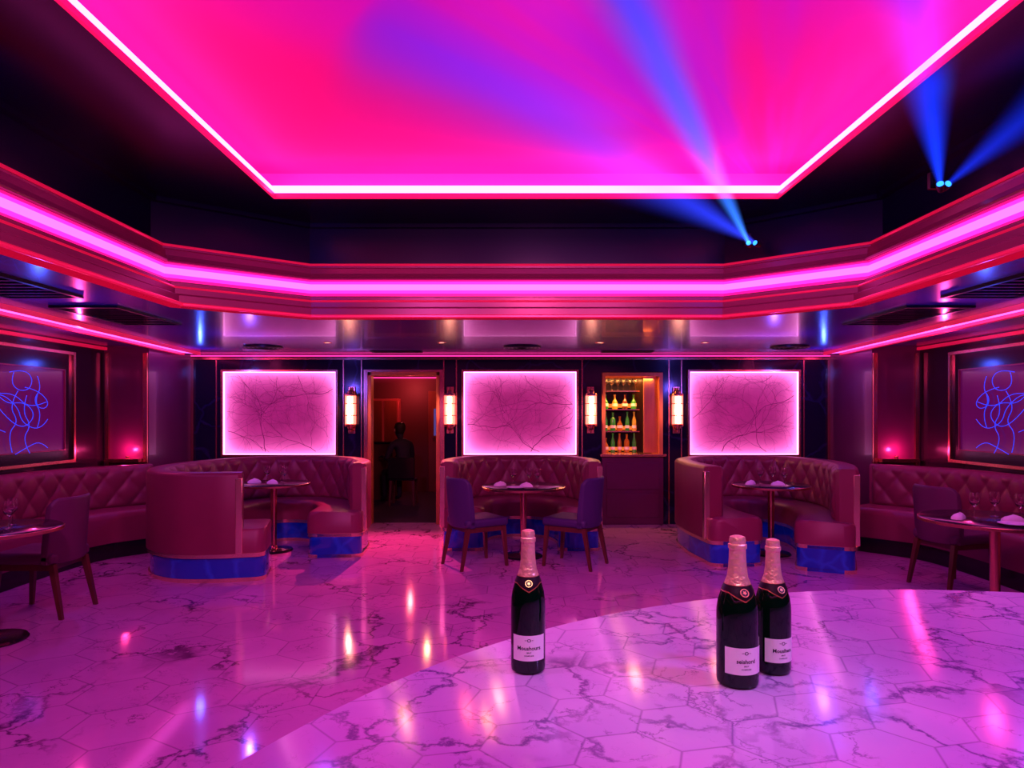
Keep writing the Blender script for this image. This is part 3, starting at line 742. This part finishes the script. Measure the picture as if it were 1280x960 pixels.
def text_mesh(s, size):
    cu = bpy.data.curves.new('t','FONT'); cu.body = s; cu.size = size; cu.align_x = 'CENTER'; cu.align_y = 'CENTER'; cu.resolution_u = 2; cu.offset = size*0.02
    o = bpy.data.objects.new('t', cu); COL.objects.link(o)
    dg = bpy.context.evaluated_depsgraph_get(); dg.update()
    me = bpy.data.meshes.new_from_object(o.evaluated_get(dg)); bpy.data.objects.remove(o)
    bm = bmesh.new(); bm.from_mesh(me)
    bmesh.ops.triangulate(bm, faces=bm.faces)
    for _ in range(2):
        bmesh.ops.subdivide_edges(bm, edges=[e for e in bm.edges if e.calc_length() > 0.003], cuts=1)
    V = [v.co.copy() for v in bm.verts]; F = [tuple(v.index for v in f.verts) for f in bm.faces]
    bm.free(); return V, F
def wrap(lines, R, zc):
    mb = MB()
    for s, size, z in lines:
        V, F = text_mesh(s, size)
        mb.raw([(R*math.sin(v.x/R), -R*math.cos(v.x/R), zc+z+v.y) for v in V], F)
    return mb
def patch(R, a, z0, z1, n=28):
    v = []; f = []
    for i in range(n+1):
        t = -a+2*a*i/n
        for z in (z0,z1): v.append((R*math.sin(t), -R*math.cos(t), z))
    for i in range(n): f.append((2*i,2*i+1,2*i+3,2*i+2))
    return MB().raw(v,f)
def interp(prof, z):
    for (r0,z0),(r1,z1) in zip(prof, prof[1:]):
        if z0 <= z <= z1 and z1 > z0: return r0+(r1-r0)*(z-z0)/(z1-z0)
    return prof[-1][0]
def champagne(x, y, H, Rb, rz, word, label):
    k = H/0.316; R = Rb
    e = empty('champagne_bottle', (x,y,0.9303), rz, label, 'bottle', 'champagne bottles on the marble bar')
    pr = [(0,0.004),(R*0.85,0.0),(R*0.97,0.004),(R,0.012*k),(R,0.145*k),(R*0.985,0.160*k),(R*0.92,0.178*k),(R*0.78,0.197*k),(R*0.60,0.215*k),(R*0.46,0.232*k),(R*0.40,0.250*k),(R*0.37,0.27*k),(R*0.36,0.29*k),(0,0.29*k)]
    MB().lathe(pr, 48).obj('glass_body', M_green, e, smooth=True, label='dark green glass')
    fo = [(R*0.66,0.2105*k),(R*0.50,0.2285*k),(R*0.43,0.25*k),(R*0.40,0.272*k),(R*0.395,0.288*k),(R*0.44,0.290*k),(R*0.44,0.298*k),(R*0.38,0.300*k),(R*0.40,0.306*k),(R*0.36,0.314*k),(R*0.2,0.3165*k),(0,0.317*k)]
    MB().lathe(fo, 40).obj('foil', M_foil, e, smooth=True, label='crinkled rose gold foil')
    def collar(zt, drop, base, dr):
        n = 64; m = 5; v = []; f = []
        for i in range(n):
            t = 2*PI*i/n; front = max(0, 1-min(t, 2*PI-t)/0.95)
            zl = base-drop*front
            for j in range(m+1):
                z = zl+(zt-zl)*j/m; r = interp(pr, z)+dr
                v.append((r*math.sin(t), -r*math.cos(t), z))
        for i in range(n):
            for j in range(m):
                a = i*(m+1)+j; b = ((i+1)%n)*(m+1)+j
                f.append((a,b,b+1,a+1))
        return MB().raw(v, f)
    collar(0.2150*k, 0.0165*k, 0.1985*k, 0.0009).obj('collar_edge', M_gold, e, smooth=True, label='gold edging of the pointed collar')
    collar(0.2140*k, 0.0160*k, 0.2010*k, 0.0014).obj('collar', M_foilband, e, smooth=True, label='dark pointed neck collar')
    c = Vector((0,-(interp(pr,0.200*k)+0.0010),0.2005*k)); nrm = Vector((0,-0.80,0.55)).normalized()
    MB().cyl(c, c+nrm*0.002, R*0.21, n=28).obj('medallion', M_gold, e)
    c2 = c+nrm*0.0021
    MB().cyl(c2, c2+nrm*0.0003, R*0.17, n=28).obj('medallion_face', M_ink, e)
    c3 = c2+nrm*0.0005; u = Vector((1,0,0)); w = nrm.cross(u)*-1
    st = []
    for i in range(10):
        rr = R*(0.12 if i%2==0 else 0.055); a = PI/2+2*PI*i/10; st.append(c3+u*rr*math.cos(a)+w*rr*math.sin(a))
    MB().raw(st, [tuple(range(10))]).obj('emblem', M_gold, e)
    patch(R+0.0006, 1.02, 0.032*k, 0.088*k).obj('paper_label', M_label, e, smooth=True, label='white paper label with black lettering')
    wrap([(word, 0.0122*k, -0.001), ('BRUT', 0.0042*k, -0.0105), ('CHAMPAGNE', 0.0036*k, -0.017)], R+0.0010, 0.061*k).obj('label_text', M_ink, e)
    mm = MB(); Rr = R+0.0010
    for j in range(24):
        a0 = 2*PI*j/24; a1 = 2*PI*(j+1)/24
        vs = []
        for aa, q in ((a0,0.0034),(a1,0.0034),(a1,0.0022),(a0,0.0022)):
            X = q*math.cos(aa)*1.3; vs.append((Rr*math.sin(X/Rr), -Rr*math.cos(X/Rr), 0.0775*k+q*math.sin(aa)))
        mm.raw(vs, [(0,1,2,3)])
    for sxx in (-1,1):
        vs = [(sxx*0.006,0.0785*k),(sxx*0.011,0.0775*k),(sxx*0.006,0.0770*k)]
        mm.raw([(Rr*math.sin(X/Rr), -Rr*math.cos(X/Rr), Z) for X,Z in vs], [(0,1,2)])
    mm.obj('label_crest', M_ink, e)
    return e
champagne(0.036, 1.52, 0.312, 0.0385, 0.03, 'Moushours', 'dark green champagne bottle with rose gold foil standing alone')
champagne(0.479, 1.445, 0.312, 0.0435, 0.10, 'seishord', 'larger dark champagne bottle with gold foil, beside another bottle')
champagne(0.581, 1.515, 0.292, 0.0385, 0.22, 'Mouslhers', 'smaller dark champagne bottle standing close behind another bottle')

# ------------------------------------------------------------------ ceiling fittings
def beam_mat(name, col, st, k, L, absorb):
    m = bpy.data.materials.new(name); m.use_nodes = True; nt = m.node_tree; nt.nodes.clear(); q = NB(nt); mt = q.mt
    out = q.N.new('ShaderNodeOutputMaterial'); em = q.N.new('ShaderNodeEmission'); em.inputs[0].default_value = (*col,1)
    tc = q.N.new('ShaderNodeTexCoord'); sp = q.N.new('ShaderNodeSeparateXYZ'); q.L.new(tc.outputs['Object'], sp.inputs[0])
    x,y,z = sp.outputs
    r = mt('SQRT', mt('ADD', mt('MULTIPLY',x,x), mt('MULTIPLY',y,y)))
    rr = mt('DIVIDE', r, mt('ADD', mt('MULTIPLY', z, k), 0.02))
    rad = mt('POWER', mt('SUBTRACT', 1, rr, True), 1.9)
    fall = mt('DIVIDE', 1.0, mt('ADD', mt('MULTIPLY', z, 1.1), 0.12))
    fade = mt('SUBTRACT', 1, mt('MULTIPLY', mt('DIVIDE', z, L), 0.65), True)
    s = mt('MULTIPLY', mt('MULTIPLY', rad, fall), mt('MULTIPLY', fade, st))
    q.L.new(s, em.inputs[1])
    ab = q.N.new('ShaderNodeVolumeAbsorption'); ab.inputs[0].default_value = (0.05, 0.45, 1, 1)
    q.L.new(mt('MULTIPLY', rad, absorb), ab.inputs[1])
    ad = q.N.new('ShaderNodeAddShader'); q.L.new(em.outputs[0], ad.inputs[0]); q.L.new(ab.outputs[0], ad.inputs[1])
    q.L.new(ad.outputs[0], out.inputs['Volume'])
    return m
M_lens = emis('blue_lens', (0.02,0.22,1.0), 3.5)
def stage_light(pos, targets, label):
    e = empty('stage_spotlight', pos, 0, label, 'spotlight', 'blue stage spotlights')
    MB().cyl((0,0.02,-0.0),(0,0.10,0.05),0.012).box(-0.03,0.03,0.09,0.12,0.0,0.10).obj('bracket', M_blackmetal, e)
    P = Vector(pos)
    for i,(t, k, st, col, en, ab) in enumerate(targets):
        d = (Vector(t)-P); L = d.length; q = d.to_track_quat('Z','Y')
        s = Vector((0.026*(i*2-1),0,0))
        h = MB().lathe([(0,-0.08),(0.018,-0.075),(0.024,-0.05),(0.026,0.0),(0.022,0.0),(0.020,-0.01)], 20).obj('lamp_head', M_blackmetal, e, smooth=True); h.location = s; h.rotation_mode='QUATERNION'; h.rotation_quaternion = q
        le = MB().cyl((0,0,-0.01),(0,0,-0.004),0.019,n=20).obj('lens', M_lens, e); le.location = s; le.rotation_mode='QUATERNION'; le.rotation_quaternion = q
        bm = MB().lathe([(0,0.0),(0.02,0.0),(0.02+k*L,L),(0,L)], 40).obj('light_beam', beam_mat('beam_haze', col, st, k, L, ab), e, label='hazy blue light beam'); bm.location = s; bm.rotation_mode='QUATERNION'; bm.rotation_quaternion = q
        if en:
            l = bpy.data.lights.new('beam_lamp','SPOT'); l.energy = en; l.color = (0.10,0.12,1); l.spot_size = 2*math.atan(k)*1.5; l.spot_blend = 1.0; l.shadow_soft_size = 0.0
            lo = bpy.data.objects.new('beam_lamp', l); COL.objects.link(lo); lo.parent = e; lo.location = s+d.normalized()*0.03; lo.rotation_mode='QUATERNION'; lo.rotation_quaternion = d.to_track_quat('-Z','Y')
stage_light((1.98,5.62,2.92), [((0.40,2.85,3.47),0.068,15.0,(0.04,0.20,1.0),150,8.0), ((-0.75,3.3,3.47),0.16,7.0,(0.03,0.05,1.0),200,2.5)], 'blue twin stage spotlight clamped to the dark ceiling riser')
stage_light((2.62,4.12,2.90), [((1.62,2.75,3.47),0.15,10,(0.005,0.035,1.0),0,3.5), ((2.60,2.6,3.19),0.18,4.5,(0.005,0.03,1.0),0,0.5)], 'blue twin stage spotlight on the cornice edge')

for x, y in ((-3.0,8.2),(0.12,8.2),(3.35,8.2)):
    e = empty('ceiling_diffuser', (x,y,SO), 0, 'round dark ceiling diffuser with concentric rings', 'vent', 'round ceiling diffusers')
    mb = MB()
    for r in (0.05,0.10,0.15,0.20): mb.lathe([(r,-0.001),(r+0.02,-0.02),(r+0.026,-0.02),(r+0.03,-0.001)], 32)
    mb.obj('rings', M_blackmetal, e, smooth=True)
for sg in (-1,1):
    for yy in (4.2, 5.6):
        e = empty('ceiling_grille', (sg*3.22,yy,SO), 0, 'black louvred ceiling grille in the glossy soffit', 'vent', 'ceiling grilles')
        mb = MB(); mb.box(-0.26,0.26,-0.5,-0.47,-0.02,-0.001).box(-0.26,0.26,0.47,0.5,-0.02,-0.001).box(-0.26,-0.23,-0.47,0.47,-0.02,-0.001).box(0.23,0.26,-0.47,0.47,-0.02,-0.001); mb.obj('frame', M_blackmetal, e)
        mb = MB()
        for i in range(9): mb.box(-0.23,0.23,-0.44+i*0.105,-0.40+i*0.105,-0.016,-0.001)
        mb.obj('louvres', M_black, e)
for x in (-1.5,1.5):
    e = empty('ceiling_vent', (x,8.85,SO), 0, 'flat dark rectangular ceiling vent', 'vent', 'flat vents')
    MB().box(-0.33,0.33,-0.10,0.10,-0.012,-0.001).obj('cover', M_blackmetal, e, bevel=0.003)
M_warm = emis('warm_lamp',(1,0.35,0.25),3.5)
for i, x in enumerate((-2.1,-0.8,1.0,2.2)):
    e = empty('downlight', (x,7.75,SO), 0, 'small warm recessed downlight in the glossy soffit', 'light', 'soffit downlights')
    MB().lathe([(0.03,-0.001),(0.045,-0.006),(0.05,-0.001)],24).obj('bezel', M_copper, e, smooth=True)
    MB().lathe([(0,-0.002),(0.03,-0.002)],24).obj('lamp', M_warm, e)

# ------------------------------------------------------------------ corridor contents
e = empty('lounge_chair', (-1.80,11.3,0), 0, 'dark low-backed chair beyond the doorway', 'chair')
MB().box(-0.22,0.22,-0.22,0.22,0.42,0.45).obj('seat', M_black, e, bevel=0.01)
MB().box(-0.22,0.22,-0.27,-0.23,0.45,0.80).obj('backrest', M_black, e, bevel=0.015)
for sx in (-1,1):
    for sy in (-1,1): MB().frus((sx*0.2,sy*0.2,0),(sx*0.18,sy*0.18,0.42),0.025,0.04).obj('leg', M_darkwood, e)
ce = empty('side_counter', (-2.5,12.2,0), 0, 'dark wooden counter with black top beyond the doorway', 'counter')
MB().box(-0.7,0.40,-0.25,0.25,0,0.98).obj('body', M_darkwood, ce)
MB().box(-0.73,0.43,-0.28,0.28,0.98,1.02).obj('top', M_black, ce, bevel=0.005)
pe = empty('framed_picture', (-1.37,CY-0.04,1.35), 0, 'small blue lit picture on the far red door', 'picture')
MB().box(-0.18,0.18,-0.03,0.0,-0.3,0.3).obj('frame', M_redwood, pe)
MB().box(-0.14,0.14,-0.034,-0.03,-0.26,0.26).obj('image', mat('dim_blue_image',(0.03,0.05,0.25),0.4,emit=(0.2,0.15,0.7),estr=0.3,var=0.5,vscale=9), pe)
pe = empty('red_cabinet', (-2.45,CY-0.03,0), 0, 'tall red wood cabinet against the far wall', 'cabinet')
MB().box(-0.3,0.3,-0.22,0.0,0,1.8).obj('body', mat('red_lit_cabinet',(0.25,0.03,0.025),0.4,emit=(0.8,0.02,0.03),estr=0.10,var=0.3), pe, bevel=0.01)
MB().box(-0.26,-0.02,-0.235,-0.222,0.1,1.76).obj('door', M_redwood, pe)
MB().box(0.02,0.26,-0.235,-0.222,0.1,1.76).obj('door', M_redwood, pe)

def person(x, y, rz):
    e = empty('person', (x,y,0), rz, 'person in dark jacket seated with arms forward, seen from behind', 'person')
    J = []; E = []; Rr = []
    def add(p, r, par=None):
        J.append(p); Rr.append(r); i = len(J)-1
        if par is not None: E.append((par,i))
        return i
    pel = add((0,-0.02,0.58), 0.125)
    ab = add((0,0.0,0.72), 0.120, pel); ch = add((0,0.05,0.90), 0.135, ab); up = add((0,0.08,1.01), 0.105, ch)
    nk = add((0,0.11,1.09), 0.052, up); hd0 = add((0,0.135,1.15), 0.062, nk); hd1 = add((0,0.155,1.225), 0.086, hd0); hd2 = add((0,0.15,1.30), 0.062, hd1)
    for s in (-1,1):
        sh = add((s*0.17,0.08,1.0), 0.062, up); el = add((s*0.25,0.15,0.76), 0.045, sh); wr = add((s*0.17,0.36,0.79), 0.030, el); pm = add((s*0.155,0.43,0.785), 0.034, wr)
        for i,(dx,ln) in enumerate(((-0.030,0.065),(-0.010,0.078),(0.010,0.074),(0.030,0.058))):
            a = add((s*0.155+dx,0.475,0.785), 0.009, pm); b = add((s*0.155+dx*1.1,0.475+ln*0.55,0.778), 0.0085, a); add((s*0.155+dx*1.1,0.475+ln,0.760), 0.0075, b)
        t = add((s*0.155-s*0.045,0.43,0.775), 0.010, pm); add((s*0.155-s*0.055,0.465,0.765), 0.009, t)
        hp = add((s*0.10,0.05,0.565), 0.095, pel); kn = add((s*0.14,0.43,0.53), 0.062, hp); an = add((s*0.14,0.40,0.10), 0.040, kn); ft = add((s*0.145,0.53,0.045), 0.038, an)
    me = bpy.data.meshes.new('body'); me.from_pydata(J, E, []); o = bpy.data.objects.new('body', me); COL.objects.link(o); o.parent = e
    md = o.modifiers.new('skin','SKIN'); sk = me.skin_vertices[0].data
    for i, r in enumerate(Rr): sk[i].radius = (r, r)
    sk[0].use_root = True
    o.modifiers.new('sub','SUBSURF').levels = 1; o.modifiers['sub'].render_levels = 2
    me.materials.append(mat('dark_clothing',(0.015,0.012,0.022),0.8,bump=0.2)); o['label'] = 'dark clothed seated body'
    v = MB().lathe([(0,-0.09),(0.06,-0.085),(0.088,-0.03),(0.094,0.03),(0.082,0.075),(0.05,0.10),(0,0.107)], 20).obj('hair', mat('dark_hair',(0.02,0.010,0.008),0.6,bump=0.5,bscale=90), e, smooth=True)
    v.location = (0,0.13,1.265)
    fc = MB().lathe([(0,-0.10),(0.04,-0.095),(0.06,-0.06),(0.072,0.0),(0.07,0.05),(0,0.09)], 18).obj('face', mat('skin_tone',(0.45,0.22,0.16),0.5,bump=0.05), e, smooth=True)
    fc.location = (0,0.185,1.235)
    MB().frus((0,0.265,1.215),(0,0.255,1.25),0.022,0.010).obj('nose', bpy.data.materials['skin_tone'], e)
    for s in (-1,1):
        MB().lathe([(0,-0.008),(0.009,0),(0,0.008)],10).obj('eye', M_ink, e).location = (s*0.028,0.248,1.26)
        MB().lathe([(0,-0.03),(0.012,-0.01),(0.014,0.015),(0,0.03)],10).obj('ear', bpy.data.materials['skin_tone'], e).location = (s*0.090,0.15,1.235)
    MB().box(-0.022,0.022,0.250,0.258,1.182,1.190).obj('mouth', mat('lips',(0.35,0.1,0.1),0.5,bump=0.02), e)
    return e
person(-1.80, 11.32, math.radians(38))

# ------------------------------------------------------------------ lights
def lamp(kind, name, loc, tgt, energy, color, size=0.1, spot=60, blend=0.6, sx=1, sy=1, spec=1.0):
    l = bpy.data.lights.new(name, kind); l.energy = energy; l.color = color; l.specular_factor = spec
    if kind == 'SPOT': l.spot_size = math.radians(spot); l.spot_blend = blend; l.shadow_soft_size = size
    elif kind == 'AREA': l.shape = 'RECTANGLE'; l.size = sx; l.size_y = sy
    else: l.shadow_soft_size = size
    o = bpy.data.objects.new(name, l); COL.objects.link(o); o.location = loc
    if tgt is not None: o.rotation_euler = (Vector(tgt)-Vector(loc)).to_track_quat('-Z','Y').to_euler()
    return o
lamp('SPOT','violet_fill_spot', (2.0,0.9,3.15), (1.3,1.2,0.9), 150, (0.42,0.20,1.0), 0.12, 85, 0.6, spec=0.2)  # unseen spot added to light the counter violet
lamp('SPOT','bottle_fill_spot', (0.1,0.4,3.1), (0.35,1.5,1.05), 60, (0.85,0.72,0.9), 0.08, 30, 0.9)  # unseen spot added for whiter labels and foil highlights
lamp('SPOT','magenta_fill_spot', (-1.2,1.2,3.15), (-1.4,4.4,0), 230, (0.95,0.16,0.80), 0.15, 115, 0.9, spec=0.2)  # three unseen magenta spots added to brighten floor and seating
lamp('SPOT','magenta_fill_spot', (0.3,2.0,3.15), (0.3,7.5,0.3), 210, (1.0,0.15,0.55), 0.15, 110, 0.9, spec=0.2)
lamp('SPOT','magenta_fill_spot', (1.4,1.2,3.15), (3.2,6.0,0), 170, (1.0,0.16,0.65), 0.15, 110, 0.9, spec=0.2)
lamp('AREA','bar_light', (bxm, D+0.15, ZT-0.08), (bxm, D+0.3, 1.0), 15, (1,0.38,0.10), sx=0.6, sy=0.15)
lamp('POINT','corridor_light', (-1.3,10.4,2.1), None, 12, (1,0.24,0.12), 0.0)
lamp('POINT','corridor_light', (-1.9,12.7,2.0), None, 18, (1,0.10,0.12), 0.0)
lamp('SPOT','door_light', (-1.47,9.05,2.26), (-1.42,7.5,0), 620, (1,0.06,0.20), 0.0, 62, 0.9)
for sg in (-1,1):
    lamp('POINT','blue_wash', (sg*3.85,8.4,2.12), None, 6, (0.05,0.1,1), 0.0, spec=0.0)
    lamp('POINT','blue_wash', (sg*3.2,4.6,2.0), None, 10, (0.05,0.1,1), 0.0, spec=0.0)
    lamp('POINT','blue_wash', (sg*2.7,7.0,1.95), None, 15, (0.18,0.08,1), 0.0, spec=0.0)
    lamp('POINT','side_wash', (sg*4.2,6.6,2.1), None, 14, (1,0.05,0.32), 0.0, spec=0.0)
    lamp('SPOT','blue_graze', (sg*2.5,2.5,2.95), (sg*2.4,6.0,3.15), 40, (0.04,0.06,1), 0.0, 50, 0.9)

w = bpy.data.worlds.new('world'); S.world = w; w.use_nodes = True
w.node_tree.nodes['Background'].inputs[0].default_value = (0.02,0.005,0.03,1); w.node_tree.nodes['Background'].inputs[1].default_value = 0.3

cam = bpy.data.cameras.new('camera'); cam.sensor_width = 36; cam.lens = 36*850/1280; cam.shift_y = 38/1280; cam.clip_start = 0.05
co = bpy.data.objects.new('camera', cam); COL.objects.link(co); co.location = (0,0,1.5); co.rotation_euler = (PI/2,0,0)
S.camera = co
